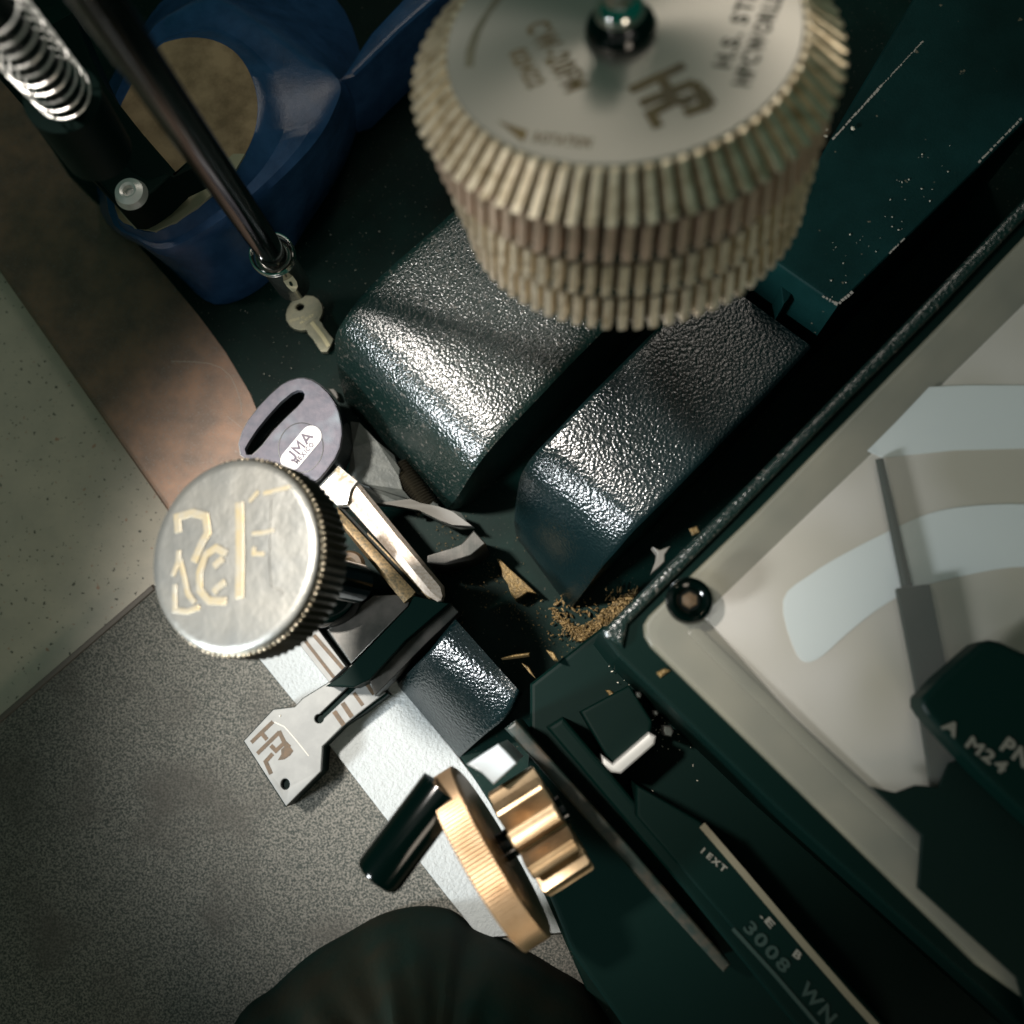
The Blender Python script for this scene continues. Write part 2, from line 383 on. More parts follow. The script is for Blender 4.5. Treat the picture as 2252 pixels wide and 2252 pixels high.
bar('casting_arm',[((1120,-430),(1900,50),62),((600,60),(1300,640),62),((300,325),(1010,940),62),((195,435),(880,1075),61.3),((115,545),(780,1190),58),((75,640),(710,1290),50),((95,800),(650,1385),34),((130,940),(600,1440),14)],m_ham,M5)
bar('casting_arm',[((1850,320),(2330,670),72),((1590,590),(2060,960),72),((1300,880),(1740,1290),72),((1110,1080),(1560,1470),70.6),((1020,1175),(1480,1550),67.2),((962,1262),(1412,1630),61.5),((940,1350),(1340,1710),52),((925,1490),(1255,1825),32),((935,1570),(1190,1910),14)],m_hamb,M5)
bar('casting_arm',[((1230,740),(1730,1300),46),((1130,860),(1700,1360),45.3),((1060,950),(1660,1440),43),((990,1030),(1590,1530),39.2),((920,1100),(1480,1620),33),((845,1180),(1370,1715),24),((785,1250),(1265,1812),13.5)],m_hamb,V5,zb=8.5)
ssl=prism('side_slab', T0([(560,1350),(620,1395),(945,1620),(1700,880),(2300,280),(1900,-300),(1400,-100),(900,745),(760,1000)]), 95, 13, m_teal, km, bev=1.2)
prism('slab_edge_nub', T0([(640,1480),(730,1500),(690,1580),(655,1620)]), 84, 13, m_teal, km, bev=0.5)

Z=Vector((0,0,1))
strokes('fine_scratch',[V4([(270,96),(380,98),(450,106),(505,125),(550,165),(580,225),(600,290),(606,345)])],0.22,at(V4((400,100)),12),Z,0.06,m_lint,bpl)
strokes('fine_scratch',[V4([(535,355),(575,385),(606,410)])],0.18,at(V4((400,100)),12),Z,0.06,m_lint,bpl)
def worn(a,b,n,w_,z,conv,parent,gap=0.25):  # broken pale dashes: edge wear with the edge highlight painted in
    a=Vector(a); b=Vector(b); L=[]
    for k in range(n):
        t0=(k+random.uniform(0,0.25))/n; t1=(k+1-random.uniform(0,gap))/n; j=Vector((random.uniform(-3,3),random.uniform(-3,3)))
        L.append({'p':[tuple(a.lerp(b,t0)+j),tuple(a.lerp(b,(t0+t1)/2)+j*0.3),tuple(a.lerp(b,t1)-j*0.3)],'w':w_*random.uniform(0.5,1.2)})
    return strokes('worn_lit_edge',L,w_,at(conv(tuple(a)),z),Z,0.05,m_lint,parent,conv)
worn((915,742),(1180,450),16,0.75,95,T0,ssl,0.1)  # slab edges: wear dashes with the edge highlight painted in
worn((1180,450),(1400,215),16,0.4,95,T0,ssl,0.5)
worn((862,1568),(945,1612),5,0.8,95,T0,ssl,0.2)
worn((950,1608),(1025,1545),5,0.8,95,T0,ssl,0.3)
worn((1215,1345),(1300,1262),4,0.4,95,T0,ssl,0.6)
worn((1690,862),(1925,620),12,0.6,95,T0,ssl,0.4)
# jaws (vise)
prism('jaw_base', V5([(190,830),(300,700),(600,500),(1000,480),(1262,690),(1000,950),(640,1300),(560,1330),(430,1290),(380,1110),(300,960)]), 20, 8.3, m_ox, km, bev=0.8)
prism('jaw_plate', V5([(240,822),(330,770),(600,560),(900,545),(872,640),(430,1092)]), 33, 20.1, m_steel, km, bev=0.5)
prism('jaw_bar', V5([(230,1262),(352,1180),(436,1096),(875,642),(915,560),(1090,600),(1195,618),(850,908),(570,1212),(445,1270),(350,1264)]), 37, 20.2, m_ox, km, bev=0.5)
prism('jaw_strip', V5([(572,1213),(852,908),(1196,617),(1265,688),(1010,930),(612,1338)]), 31, 20.3, m_steel, km, bev=0.5)
gb = prism('grooved_guide', B2([(335,140),(480,325),(560,248),(432,78),(340,-40),(250,20)]), 27, 12.2, m_blank, km, bev=0.3)
strokes('groove',[[(368,128),(502,300)]],1.1,at(B2((400,200)),27),Vector((0,0,1)),0.12,m_cut,gb,B2)
strokes('groove',[[(408,100),(546,258)]],1.3,at(B2((400,200)),27),Vector((0,0,1)),0.12,m_cut,gb,B2)
# dark boss with copper ring beside the knob stem
c=at(V5((330,560)),14)
lathe('boss', Vector((c.x,c.y,0)), Vector((0,0,1)), [(13,14.1),(13,43),(12.4,44.5),(11,45),(0,45)], 48, m_blkg, km)
cc=at(V5((425,330)),46); 
lathe('copper_washer', Vector((cc.x,cc.y,0)), Vector((0,0,1)), [(1.6,46),(1.6,47.6),(2.4,48.4),(4.0,48.6),(4.7,48),(4.9,46)], 40, m_cut, km)
# front arm and thread
prism('steel_finger', V4([(1480,1012),(1600,975),(1640,960),(1700,892),(1756,955),(1685,1012),(1560,1050),(1480,1045)]), 40, 14.1, m_steel, km, bev=0.4)
p0=at(V4((1340,590)),20); p1=at(V4((1490,800)),20)
ax=(p1-p0); L=ax.length; prof=[]
k=0
while k*0.55<L: prof.append((4.6 if k%2 else 4.0, k*0.55)); k+=1
lathe('threaded_rod', p0, ax, prof, 28, m_knurl, km)

# clamp knob
ncam=Vector((-0.36,0.17,0.92)).normalized(); kn=(RW@ncam).normalized()
kc=atd(KN((812,930)),270); KR=24.4
prof=[(0,-0.15),(KR-2.6,0.0),(KR-1.0,-0.1),(KR-0.35,-0.6),(KR-0.3,-1.3),(KR-1.0,-1.6)]
cap=lathe('knob_cap', kc, kn, list(reversed(prof)), 96, m_cap, km)
def kr(r,h,i,k): return r*(1.0+(0.016 if i%2 else -0.012)) if r>21 else r
lathe('knurled_ring', kc, kn, [(17,-14),(KR-0.4,-14),(KR+0.3,-13.2),(KR+0.35,-3.2),(KR+0.1,-2.1),(KR-0.8,-1.65)], 150, m_knurl, km, rfun=kr)
lathe('knob_stem', kc, kn, [(6,-62),(6,-30),(10,-28),(10,-14.1)], 40, m_blkg, km)
# bead ring
bv=[];
u_,v_,a_=frame_of(kn)
bm=bmesh.new()
for i in range(104):
    t=2*math.pi*i/104; p=kc+(u_*math.cos(t)+v_*math.sin(t))*(KR+0.25)-kn*2.6
    bmesh.ops.create_uvsphere(bm,u_segments=6,v_segments=4,radius=0.48*MM,matrix=Matrix.Translation(p*MM))
me=bpy.data.meshes.new('bead_ring'); bm.to_mesh(me); bm.free(); fin('bead_ring',me,m_brass,km,smooth=True,ang=80)
strokes('relief_letter',[[(360,740),(350,610),(480,570),(590,600),(610,740),(560,830),(490,990)]],2.1,kc,kn,0.34,m_capmark,cap,KN,bev=0.16)
strokes('relief_letter',[[(880,480),(885,900),(880,1300)]],2.5,kc,kn,0.34,m_capmark,cap,KN,bev=0.16)
strokes('relief_letter',[[(770,920),(680,870),(590,930),(540,1080),(540,1230),(620,1320),(770,1320)],[(660,1030),(740,960)],[(760,1160),(690,1210),(660,1250)]],1.9,kc,kn,0.30,m_capmark,cap,KN,bev=0.13)
strokes('relief_letter',[[(365,890),(355,1000),(310,1110)],[(370,960),(410,1120),(440,1260),(500,1340)],[(330,1180),(330,1400),(440,1410),(540,1370)]],1.4,kc,kn,0.30,m_capmark,cap,KN,bev=0.13)
strokes('relief_letter',[[(1080,410),(1190,380),(1310,350)],[(985,750),(1080,740),(1170,720)],[(960,480),(1040,390)],[(1000,860),(1000,920),(1090,920)]],1.1,kc,kn,0.25,m_capmark,cap,KN,bev=0.1)
strokes('relief_letter',[[(1130,460),(1120,700),(1110,1000),(1130,1220),(1240,1260)]],1.2,kc,kn,0.18,m_cap,cap,KN)

# bronze wheel, crank pin, gear
wa=at(W3((240,350)),100); wb=at(W3((1010,1660)),100); wc=(wa+wb)/2
adir=(wb-wa).normalized(); bdir=Vector((0,0,1)).cross(adir)*1.0
if (at((1400,1000),100)-at((1100,1300),100)).dot(bdir)<0: bdir=-bdir
WR=(wb-wa).length/2
def wr(r,h,i,k): return r+(0.0 if i%3 else -0.22) if r>WR-1.2 else r
wheel=lathe('bronze_wheel', wc-bdir*4.2, bdir, [(WR-5,0),(WR-1.5,0),(WR,0.5),(WR,7.6),(WR-1.3,8.2),(WR-6,8.2)], 420, m_bronze, km, rfun=wr)
lathe('wheel_web', wc-bdir*4.2, bdir, [(4,0.8),(WR-2.0,0.8),(WR-2.0,7.4),(4,7.4)], 64, m_blk, km)
hp=at(W3((210,545)),112); hq=at(B2((700,1255)),112)
ad_=(hq-hp).normalized(); Lh=(hq-hp).length
lathe('crank_handle', hp-ad_*3, ad_, [(6.4,0),(6.4,Lh+1),(5.9,Lh+2.4),(5,Lh+3)], 48, m_blkg, km)
NT=10; GR=15.5
def gr(r,h,i,k):
    ph=(i%12)/12.0
    return r if ph<0.42 else (r-1.6 if ph<0.5 else (r-3.0 if ph<0.9 else r-1.6)) if r>6 else r
def gr2(r,h,i,k):
    if r<6: return r
    ph=(i%12); return r-[0,0.1,0.3,0.2,0,0.4,2.4,5.2,6,6,5.2,2.2][ph]
lathe('pinion_gear', wc+bdir*8.0+adir*1.5, bdir, [(4,0),(GR-0.4,0),(GR,0.5),(GR,13.5),(GR-0.4,14),(4,14)], NT*12, m_gear, km, rfun=gr2, ang=25)
lathe('gear_shaft', wc, bdir, [(3.9,-2),(3.9,23.5)], 24, m_blkg, km)
prism('white_stop_block', W3([(440,285),(690,125),(745,180),(835,275),(652,442),(560,350)]), 112, 60, m_whites, km, bev=0.6)

# lower right body, rails and label panel
prism('lower_body', D([(1000,1290),(1140,1180),(1215,1190),(1290,1290),(1900,1890),(2300,2300),(1500,2400),(1080,1800),(985,1560),(1000,1400)]), 62, 14.1, m_ox, km, bev=1.5)
prism('side_rail', D([(952,1374),(973,1358),(1180,1588),(1380,1820),(1366,1836),(1163,1612)]), 82, 20, m_rail, km, bev=1.2)
prism('side_rail', D([(1030,1372),(1062,1352),(1330,1668),(1600,1990),(1560,2010),(1300,1690)]), 84, 21, m_ox, km, bev=1.5)
lp = prism('label_panel', D([(1200,1480),(1322,1550),(1530,1778),(1760,2030),(1640,2060),(1382,1752),(1200,1540)]), 90, 30, m_ox, km, bev=1.0)
P9=at(D((1400,1700)),90); UP=Vector((0,0,1))
strokes('panel_line',[R3([(415,352),(620,590),(900,920),(1100,1150),(1290,1360)])],1.9,P9,UP,0.3,m_wline,lp)
strokes('panel_line',[R3([(560,840),(760,1060),(1000,1340)])],1.0,P9,UP,0.25,m_dimtext,lp)
line_text('lettering','1 EXT',T3((165,385)),T3((385,575)),2.3,P9,UP,0.3,m_paletext,lp)
line_text('lettering','3008',T3((545,1070)),T3((930,1500)),4.6,P9,UP,0.3,m_dimtext,lp)
line_text('lettering','WN',T3((1040,1620)),T3((1330,1960)),5.0,P9,UP,0.3,m_dimtext,lp)
line_text('lettering','.E',T3((700,960)),T3((810,1090)),2.6,P9,UP,0.3,m_paletext,lp)
line_text('lettering','B',T3((990,1310)),T3((1060,1370)),2.8,P9,UP,0.3,m_paletext,lp)
# chrome latch
lt = prism('latch_block', N1([(760,1420),(1060,1260),(1200,1480),(1190,1560),(960,1740),(900,1660)]), 78, 60, m_ox, km, bev=1.0)
prism('latch_lip', N1([(1180,1545),(1225,1570),(1215,1620),(1010,1800),(950,1790),(895,1745),(890,1680),(960,1735)]), 83, 68, m_bright, lt, bev=1.2)
for q,s_ in (((1300,1540),34),((1380,1470),22),((1120,1320),20),((1225,1430),16)):
    x,y=q; prism('latch_nut', N1([(x-s_,y-s_*1.1),(x+s_*0.4,y-s_),(x+s_,y),(x+s_*0.5,y+s_*1.1),(x-s_*0.7,y+s_*0.8),(x-s_,y)]), 79, 60, m_dchrome, lt, bev=0.6)

# ------------------------------------------------------------------ milling cutter
mc_c1=atd(D((1172,60)),211.5)
cax=(RW@Vector((-0.163,0.525,1.0))).normalized()
mc = thing('milling_cutter','stack of four toothed nickel cutter discs with etched top face and dark nut','cutter', mc_c1-cax*52)
NTT=72
def teeth(amp, twist=0.0, off=0.0):
    def f(r,h,i,k):
        if r<30: return r
        ph=(i%8)/8.0+0.01
        return r - amp*((0.0,0.0,0.02,0.05,0.09,0.95,1.0,0.72)[int(ph*8+0.001)%8])
    return f
def disc(h0, h1, r0, r1, m, off, tw, name='cutter_disc', amp=2.8):
    o = lathe(name, mc_c1, cax, [(20,h0),(r1-0.3,h0),(r1,h0+0.5)]+[(r1+(r0-r1)*t,h0+0.5+(h1-h0-0.5)*t) for t in (0.25,0.5,0.75,1)]+[(20,h1+0.02)], NTT*8, m, mc, rfun=teeth(amp,tw,off), ang=16, tw=tw*2*math.pi/NTT)
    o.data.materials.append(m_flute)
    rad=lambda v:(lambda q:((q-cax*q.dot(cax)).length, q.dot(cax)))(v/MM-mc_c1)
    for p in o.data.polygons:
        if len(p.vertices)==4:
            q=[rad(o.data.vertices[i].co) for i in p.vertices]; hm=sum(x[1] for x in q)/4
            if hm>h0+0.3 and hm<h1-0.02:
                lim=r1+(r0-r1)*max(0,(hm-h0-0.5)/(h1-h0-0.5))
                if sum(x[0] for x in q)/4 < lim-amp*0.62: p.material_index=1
    return o
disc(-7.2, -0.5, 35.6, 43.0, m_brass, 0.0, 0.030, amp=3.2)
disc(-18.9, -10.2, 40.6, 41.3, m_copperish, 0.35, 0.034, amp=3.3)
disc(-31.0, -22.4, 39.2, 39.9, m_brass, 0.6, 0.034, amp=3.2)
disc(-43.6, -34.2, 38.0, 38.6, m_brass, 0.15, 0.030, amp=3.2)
for a_,b_,r_ in ((-10.15,-7.25,38.6),(-22.35,-18.95,37.6),(-34.15,-31.05,36.4)):
    lathe('gap_shade_ring', mc_c1, cax, [(20,a_),(r_,a_),(r_,b_),(20,b_)], 96, m_ox, mc)  # black rings added to stand for the shaded gaps between discs
lathe('cutter_core', mc_c1, cax, [(19.8,-43),(19.8,-1.5)], 64, m_blk, mc)
lathe('cutter_arbor', mc_c1, cax, [(9,-66),(9,-43.7)], 32, m_blk, mc)
ae=mc_c1-cax*60
lathe('cutter_spindle', ae-Vector((0,9,0)), Vector((0,1,0)), [(8,0),(8,260)], 32, m_blk, mc)
F0=mc_c1
face=lathe('etched_face', mc_c1, cax, [(34.6,-1.5),(34.4,-0.3),(34.1,0),(4,0)], 128, m_face, mc)
MF=Matrix.Translation(mc_c1*MM) @ Matrix((frame_of(cax)[0],frame_of(cax)[1],cax)).transposed().to_4x4()
face.data.transform(MF.inverted()); face.matrix_basis=MF       # own axis on the arbor, for the turned finish
nt=m_face.node_tree; tn_=nt.nodes.new('ShaderNodeTangent'); tn_.direction_type='RADIAL'; tn_.axis='Z'
pb_=nt.nodes['Principled BSDF']; pb_.inputs['Anisotropic'].default_value=0.75; nt.links.new(tn_.outputs[0],pb_.inputs['Tangent'])
# nut
def hexr(r,h,i,k): return r
lathe('hub_washer', F0, cax, [(5,0.05),(6.6,0.1),(6.9,1.4),(6.4,2.6),(4.8,3.6)], 40, m_blkg, mc)
lathe('hub_nut', F0, cax, [(4.6,3.4),(4.9,4.5),(4.3,6.4),(3.2,7.5),(3.0,10),(3.6,12),(3.6,17),(3.0,18)], 40, m_chrome, mc)
# writing on the face
strokes('etched_logo',[[(940,350),(1150,252)],[(980,402),(1190,318)],[(1060,300),(1090,350)],[(1190,318),(1235,410),(1150,438)],[(1215,345),(1255,405)],
   [(1075,375),(1150,395),(1185,372)],[(1105,395),(1020,440),(1050,492)]],2.0,F0,cax,0.14,m_gold,face,G)
def ln(name,s,a,b,size,m,flip=1): return line_text(name,s,G(a),G(b),size,F0,cax,0.14,m,face,flip)
ln('lettering','CW-20FM',(535,105),(702,368),6.6,m_dkmark if False else m_gold)
ln('lettering','021422',(472,205),(555,350),4.8,m_gold)
ln('lettering','ROTATION',(565,548),(790,572),3.4,m_gold)
slab('direction_arrow',G([(430,465),(545,505),(528,548)]),F0+cax*0.14,cax,0.2,m_gold,face)
ln('lettering','HPCWORLD.COM',(1400,335),(1600,-190),4.6,m_dkmark)
ln('lettering','H.S. STEEL',(1325,265),(1470,-120),4.6,m_dkmark)
slab('etched_band',G([(335,255),(302,258),(306,195),(330,130),(352,90),(392,30),(420,-20),(450,-10),(400,50),(365,115),(342,190)]),F0+cax*0.13,cax,0.2,m_dkmark,face)
# ------------------------------------------------------------------ gauge
gz=112
ga = thing('dial_gauge','square gauge with yellowed clear cover, pale dial bands and dark needle','gauge', at((1900,1300),60))
prism('gauge_housing', R4([(-60,1335),(440,845),(900,372),(1330,-72),(2300,-1080),(3400,1400),(2500,3700),(700,2090),(20,1440)]), gz, 14.2, m_ox, ga, bev=1.2, seg=3)
prism('hammered_border', R4([(-40,1355),(-48,1325),(440,838),(900,366),(1330,-78),(2300,-1088),(2340,-1050),(1385,-40),(950,398),(490,872),(60,1300),(40,1400)]), gz+2.2, gz-8, m_ham, ga, bev=1.6, seg=4)
prism('clear_cover', R4([(128,1300),(150,1262),(600,828),(1420,-10),(2300,-930),(3200,1400),(2600,3500),(1560,2760),(160,1395),(133,1350)]), gz+4, gz-1, m_acr, ga, bev=1.2)
df = prism('dial_face', R4([(378,1262),(640,1010),(1080,590),(1743,-60),(2300,-600),(3000,1400),(2500,2500),(1490,1985),(1120,2020),(760,1690)]), gz+5, gz+3, m_dial, ga, bev=0.4)
DP=at(R4((1000,1300)),gz+5)
slab('dial_band',R4([(1078,562),(1200,440),(1340,292),(1500,285),(1760,285),(2300,330),(2300,600),(1760,552),(1450,560),(1140,592)]),DP+UP*0.25,UP,0.4,m_band,df)
outer=[(720,1200),(850,1080),(1010,985),(1190,895),(1340,830),(1500,800),(1743,790),(2000,820),(2300,900)]
inner=[(2300,1180),(2000,1090),(1743,1055),(1500,1090),(1290,1145),(1130,1230),(990,1340),(860,1450),(780,1430)]
band=[tuple(v) for v in smooth_loop([Vector(p) for p in outer+inner],4)]
slab('dial_band',R4(band),DP+UP*0.25,UP,0.4,m_band,df)
strokes('cover_ridge',[[(330,1320),(640,1620),(940,1910),(1310,2250)]],3.2,at(R4((400,1320)),gz+5.2),UP,1.2,m_acr,ga,R4,bev=0.5)
prism('painted_shadow_plate', R3([(1210,170),(1330,200),(1420,165),(1530,172),(1580,60),(1900,-20),(2600,0),(2600,2400),(2300,2500),(1900,1075),(1432,650),(1450,400)]), gz+11.6, gz+10.5, m_needle, ga, bev=0.5)  # dark sheet that paints the shadow over the gauge's lower right
nl=[at(R4(p),gz+7) for p in ((1128,598),(1185,860),(1245,1140))]
tube('needle_tip', nl, [1.1,1.3,1.5], m_needle, ga)
hz=prism('cover_pane', R4([(140,1300),(160,1265),(605,836),(1425,-2),(2300,-920),(3190,1400),(2600,3480),(1565,2750),(172,1390),(146,1345)]), gz+10.4, gz+9.6, m_haze, ga)
strokes('needle_arm',[[(1262,1140),(1345,1560),(1430,2100)]],8.6,at(R4((1300,1300)),gz+7.2),UP,2.0,m_needle,ga,R4,bev=0.6)
sc_=at(R4((320,1200)),gz+10.4); 
lathe('cover_screw', sc_, UP, [(0,0.8),(2.6,0.9),(3.4,1.9),(4.5,2.4),(5.6,1.9),(6.0,0.2)], 40, m_blkg, ga)
lathe('screw_core', sc_, UP, [(0,2.2),(1.9,2.0),(2.2,1.0)], 6, m_cut, ga)
tg = thing('black_tag','black round-cornered tag with pale lettering on top of the dial gauge','tag', at(R4((1650,1650)),gz+14))
tp=[(1310,1610),(1310,1650),(1335,1690),(1560,1935),(1900,2260),(2400,2300),(2500,1700),(1743,1420),(1640,1372),(1600,1365),(1560,1378),(1500,1430),(1390,1525)]
tb=prism('tag_body', R4(tp), gz+22, gz+13, m_blk, tg, bev=1.5)
TP=at(R4((1600,1700)),gz+22)
line_text('lettering','A M24',G4((330,1200)),G4((1010,1720)),4.0,TP,UP,0.3,m_paletext,tb)
line_text('lettering','PN76',G4((955,1430)),G4((1500,1850)),5.0,TP,UP,0.3,m_paletext,tb)

# ------------------------------------------------------------------ blue press
bp_=thing('blue_press','blue enamelled key press with tan machined top, black bracket and long lever','machine', at((450,400),14))
Tn=[(285,100),(330,72),(390,70),(440,92),(472,135),(487,190),(482,245),(464,290),(440,330),(408,362),(370,393),(330,420),(292,438),(252,430),(215,395),(215,230)]
Rm=[(278,62),(330,20),(405,-8),(490,40),(570,98),(640,153),(628,212),(595,268),(548,320),(492,372),(430,422),(370,458),(312,480),(262,458),(205,405),(205,220)]
Fm=[(270,50),(330,-20),(430,-70),(560,-50),(650,20),(690,160),(672,250),(640,330),(590,410),(545,480),(490,545),(405,574),(330,515),(262,455),(190,400),(190,200)]
def sl3(L,sub=4): return smooth_loop(L,sub)
r0=[at(D(p),66) for p in Tn]; r2=[at(D(p),58) for p in Rm]; r4=[at(D(p),14.1) for p in Fm]
def mix(A_,B_,t,z): 
    out=[]
    for a,b in zip(A_,B_): p=a.lerp(b,t); p.z=z; out.append(p)
    return out
r1=mix(r0,r2,0.35,60.5); r1b=mix(r0,r2,0.1,64.5); r15=mix(r0,r2,0.8,60.3); r3a=mix(r2,r4,0.12,52); r3=mix(r2,r4,0.45,34)
rings=[sl3(x) for x in (r0,r1b,r1,r15,r2,r3a,r3,r4)]
vs=[];fs=[];n=len(rings[0])
for r in rings: vs+=r
for k in range(len(rings)-1):
    for i in range(n):
        j=(i+1)%n; fs.append((k*n+i,k*n+j,(k+1)*n+j,(k+1)*n+i))
fs.append(tuple(range(n)))
link('blue_casting',vs,fs,m_blue,bp_,smooth=True)
top=sl3([at(D(p),66.3) for p in Tn]); cen=sum(top,Vector())/len(top)
tin=[cen+(p-cen)*0.985 for p in top]
link('machined_top',tin+[p-UP*2 for p in tin],[tuple(range(n))]+[(i,i+n,(i+1)%n+n,(i+1)%n) for i in range(n)],m_tan,bp_)
prism('front_rim', D([(225,398),(262,405),(300,397),(370,350),(440,290),(462,290),(440,328),(408,360),(370,391),(330,418),(292,436),(252,429)]), 66.9, 64, m_tan2, bp_)
prism('blue_rib', D([(655,128),(640,150),(668,142),(760,52),(900,-70),(860,-110),(700,60)]), 50, 14.2, m_blue, bp_, bev=2.0)
# black bracket with slot window
br=prism('black_bracket', A([(-80,150),(240,140),(380,60),(500,340),(560,460),(750,700),(930,908),(995,850),(1035,885),(925,938),(830,1032),(740,1094),(690,1117),(640,1114),(590,1062),(545,1008),(200,650),(-80,330)]), 84, 70, m_ox, bp_, bev=1.0)
prism('bracket_plate', A([(360,480),(500,700),(700,905),(780,950),(880,915),(905,930),(820,1012),(740,1072),(690,1095),(645,1092),(600,1045),(560,1000),(230,640),(180,500)]), 88, 84.1, m_ox, bp_, bev=0.8)
sp=at(A((700,1035)),88)
lathe('pan_head_screw', sp, UP, [(1.7,0.8),(1.8,3.0),(2.6,3.4),(4.4,2.4),(5.2,0.1)], 36, m_bright, bp_)
# spring round a black pin
s0=atd(A((-140,-60)),205); s1=atd(A((345,500)),262); sd=(s1-s0); sL=sd.length; su,sv,sa=frame_of(sd)
tube('spring_pin',[s0,s1+sd*0.06],4.0,m_ox,bp_,n=20)
path=[]; turns=10.5
for i in range(int(turns*22)):
    t=i/22*2*math.pi; path.append(s0+sd*(i/(turns*22))+(su*math.cos(t)+sv*math.sin(t))*6.8)
tube('coil_spring',path,0.30,m_bright,bp_,n=8)
tube('bracket_barrel',[atd(A((330,520)),268),atd(A((520,800)),292)],[9.5,9.0],m_ox,bp_,n=40)
# lever
q0=atd(D((510,474)),335); q1=atd(D((293,156)),222); qd=(q1-q0).normalized(); QL=(q1-q0).length
lev=lathe('lever_rod', q0, qd, [(4.4,-4),(4.4,QL*1.0),(4.4,QL*1.6)], 48, m_blkg, bp_)
lathe('lever_ferrule', q0, qd, [(5.4,-38),(5.8,-37),(5.8,-5.4),(4.6,-4.2)], 48, m_dchrome, lev)
for h_ in (-4.4,-2.6):
    cen=q0+qd*h_; uu,vv,_=frame_of((qd+Vector((0.1,0.05,0.2))).normalized())
    tube('wire_ring',[cen+(uu*math.cos(2*math.pi*i/40)+vv*math.sin(2*math.pi*i/40))*6.5 for i in range(41)],0.55,m_chrome,lev,n=8)
SP=q0+qd*(-19)+( -ray(SK((590,650))).normalized())*7.2
tn=(-ray(SK((590,650)))).normalized()
tabL=[(450,520),(500,480),(545,490),(640,590),(710,690),(725,760),(690,830),(640,838),(560,760),(490,660)]
slab('tear_drop_tab',SK(tabL),SP,tn,0.6,m_tan2,lev,bev=0.1)
slab('tab_hole',SK([(590,690),(620,680),(650,730),(640,760),(600,740)]),SP+tn*0.08,tn,0.1,m_blk,lev)

# ------------------------------------------------------------------ keys
# small olive key on the tray
sk=thing('small_key','small round-headed olive metal key with cream groove lying by the lever tip','key', at(SK((800,1200)),14))
def circ(cx,cy,rx,ry,rot=0,n=28):
    out=[]
    for i in range(n):
        t=2*math.pi*i/n; x=rx*math.cos(t); y=ry*math.sin(t); out.append((cx+x*math.cos(rot)-y*math.sin(rot), cy+x*math.sin(rot)+y*math.cos(rot)))
    return out
outl=[(545,1270),(540,1180),(560,1100),(610,1010),(680,940),(770,902),(870,892),(960,902),(1030,950),(1080,1020),(1098,1110),(1085,1190),(1045,1270),(1090,1310),(1110,1370),(1180,1460),(1262,1555),(1225,1650),(1170,1750),(1075,1748),(1010,1650),(940,1540),(880,1480),(858,1415),(760,1425),(670,1400),(600,1350)]
holed('key_blade', SK(outl), [SK(circ(757,1068,66,52,-0.4))], 16.6, 14.3, m_small, sk, bev=0.25)
inn=[(590,1250),(585,1180),(605,1110),(650,1030),(710,970),(790,932),(870,925),(950,940),(1010,985),(1045,1050),(1058,1120),(1045,1190),(1000,1240),(900,1300),(840,1370),(760,1385),(680,1365),(625,1310)]
holed('head_recess', SK(inn), [SK(circ(757,1068,80,64,-0.4))], 16.75, 16.3, m_small, sk)
strokes('key_groove',[[(930,1300),(1010,1400)],[(1010,1400),(1110,1530),(1195,1670)]],1.5,at(SK((1000,1400)),16.7),UP,0.12,m_smallg,sk,SK)
for i,(s,a,b) in enumerate((('OOO M',(600,1300),(830,1235)),('ILCO',(770,1330),(980,1190)))):
    line_text('stamped_text',s,SK(a),SK(b),1.1,at(SK((800,1200)),16.75),UP,0.12,m_smallg,sk)

# rubber headed key
rk=thing('rubber_headed_key','key with purple-grey rubber head and white badge, blade grooved and worn','key', at(J((900,900)),30))
KZ=46
ho=[(-230,1330),(-260,1150),(-200,950),(-100,770),(60,560),(250,360),(430,200),(560,130),(700,90),(800,85),(930,120),(1060,200),(1200,330),(1300,470),(1370,640),(1415,850),(1425,1000),(1390,1220),(1310,1400),(1180,1580),(1060,1720),(960,1790),(700,1700),(300,1600),(-50,1480)]
slot=[(-135,1330),(-160,1240),(-100,1130),(40,920),(220,700),(420,480),(600,330),(700,285),(775,290),(815,345),(800,430),(700,550),(500,740),(300,950),(120,1180),(20,1280),(-50,1340)]
holed('head_face', J(ho), [J(slot)], KZ, KZ-2.2, m_rub, rk, bev=0.5)
side=[Vector(p) for p in ho]; cxy=Vector((580,900)); so=[tuple(cxy+(p-cxy)*1.02) for p in side]
holed('head_edge', J([(x+8,y+4) for x,y in so]), [J(slot)], KZ-2.25, KZ-19, m_rubk, rk)
prism('slot_floor', J([(-250,1300),(600,200),(900,350),(100,1400)]), KZ-17, KZ-18.9, m_rubk, rk)
KP=at(J((760,1200)),KZ)
strokes('badge_ring',[J(circ(755,1225,365,408,0.12,41)+[circ(755,1225,365,408,0.12,41)[0]])],0.35,KP,UP,0.08,m_rubk,rk)
pill=[]
pa=Vector((590,1430)); pb=Vector((925,1030)); pr=168; dd_=(pb-pa).normalized(); ang=math.atan2(dd_.y,dd_.x)
for i in range(13): t=ang-math.pi/2+math.pi*i/12; pill.append((pb.x+pr*math.cos(t),pb.y+pr*math.sin(t)))
for i in range(13): t=ang+math.pi/2+math.pi*i/12; pill.append((pa.x+pr*math.cos(t),pa.y+pr*math.sin(t)))
bd=slab('badge',J(pill),KP+UP*0.22,UP,0.3,m_badge,rk)
JU=Vector((380,-480)).normalized(); JV=Vector((-480,-380)).normalized(); JO=Vector((628,1452))
def jl(L): return J([tuple(JO+JU*a+JV*b) for a,b in L])
strokes('lettering',[jl([(5,45),(12,12),(48,0),(85,12),(95,50),(95,160)])],0.72,KP+UP*0.22,UP,0.12,m_ink,bd)
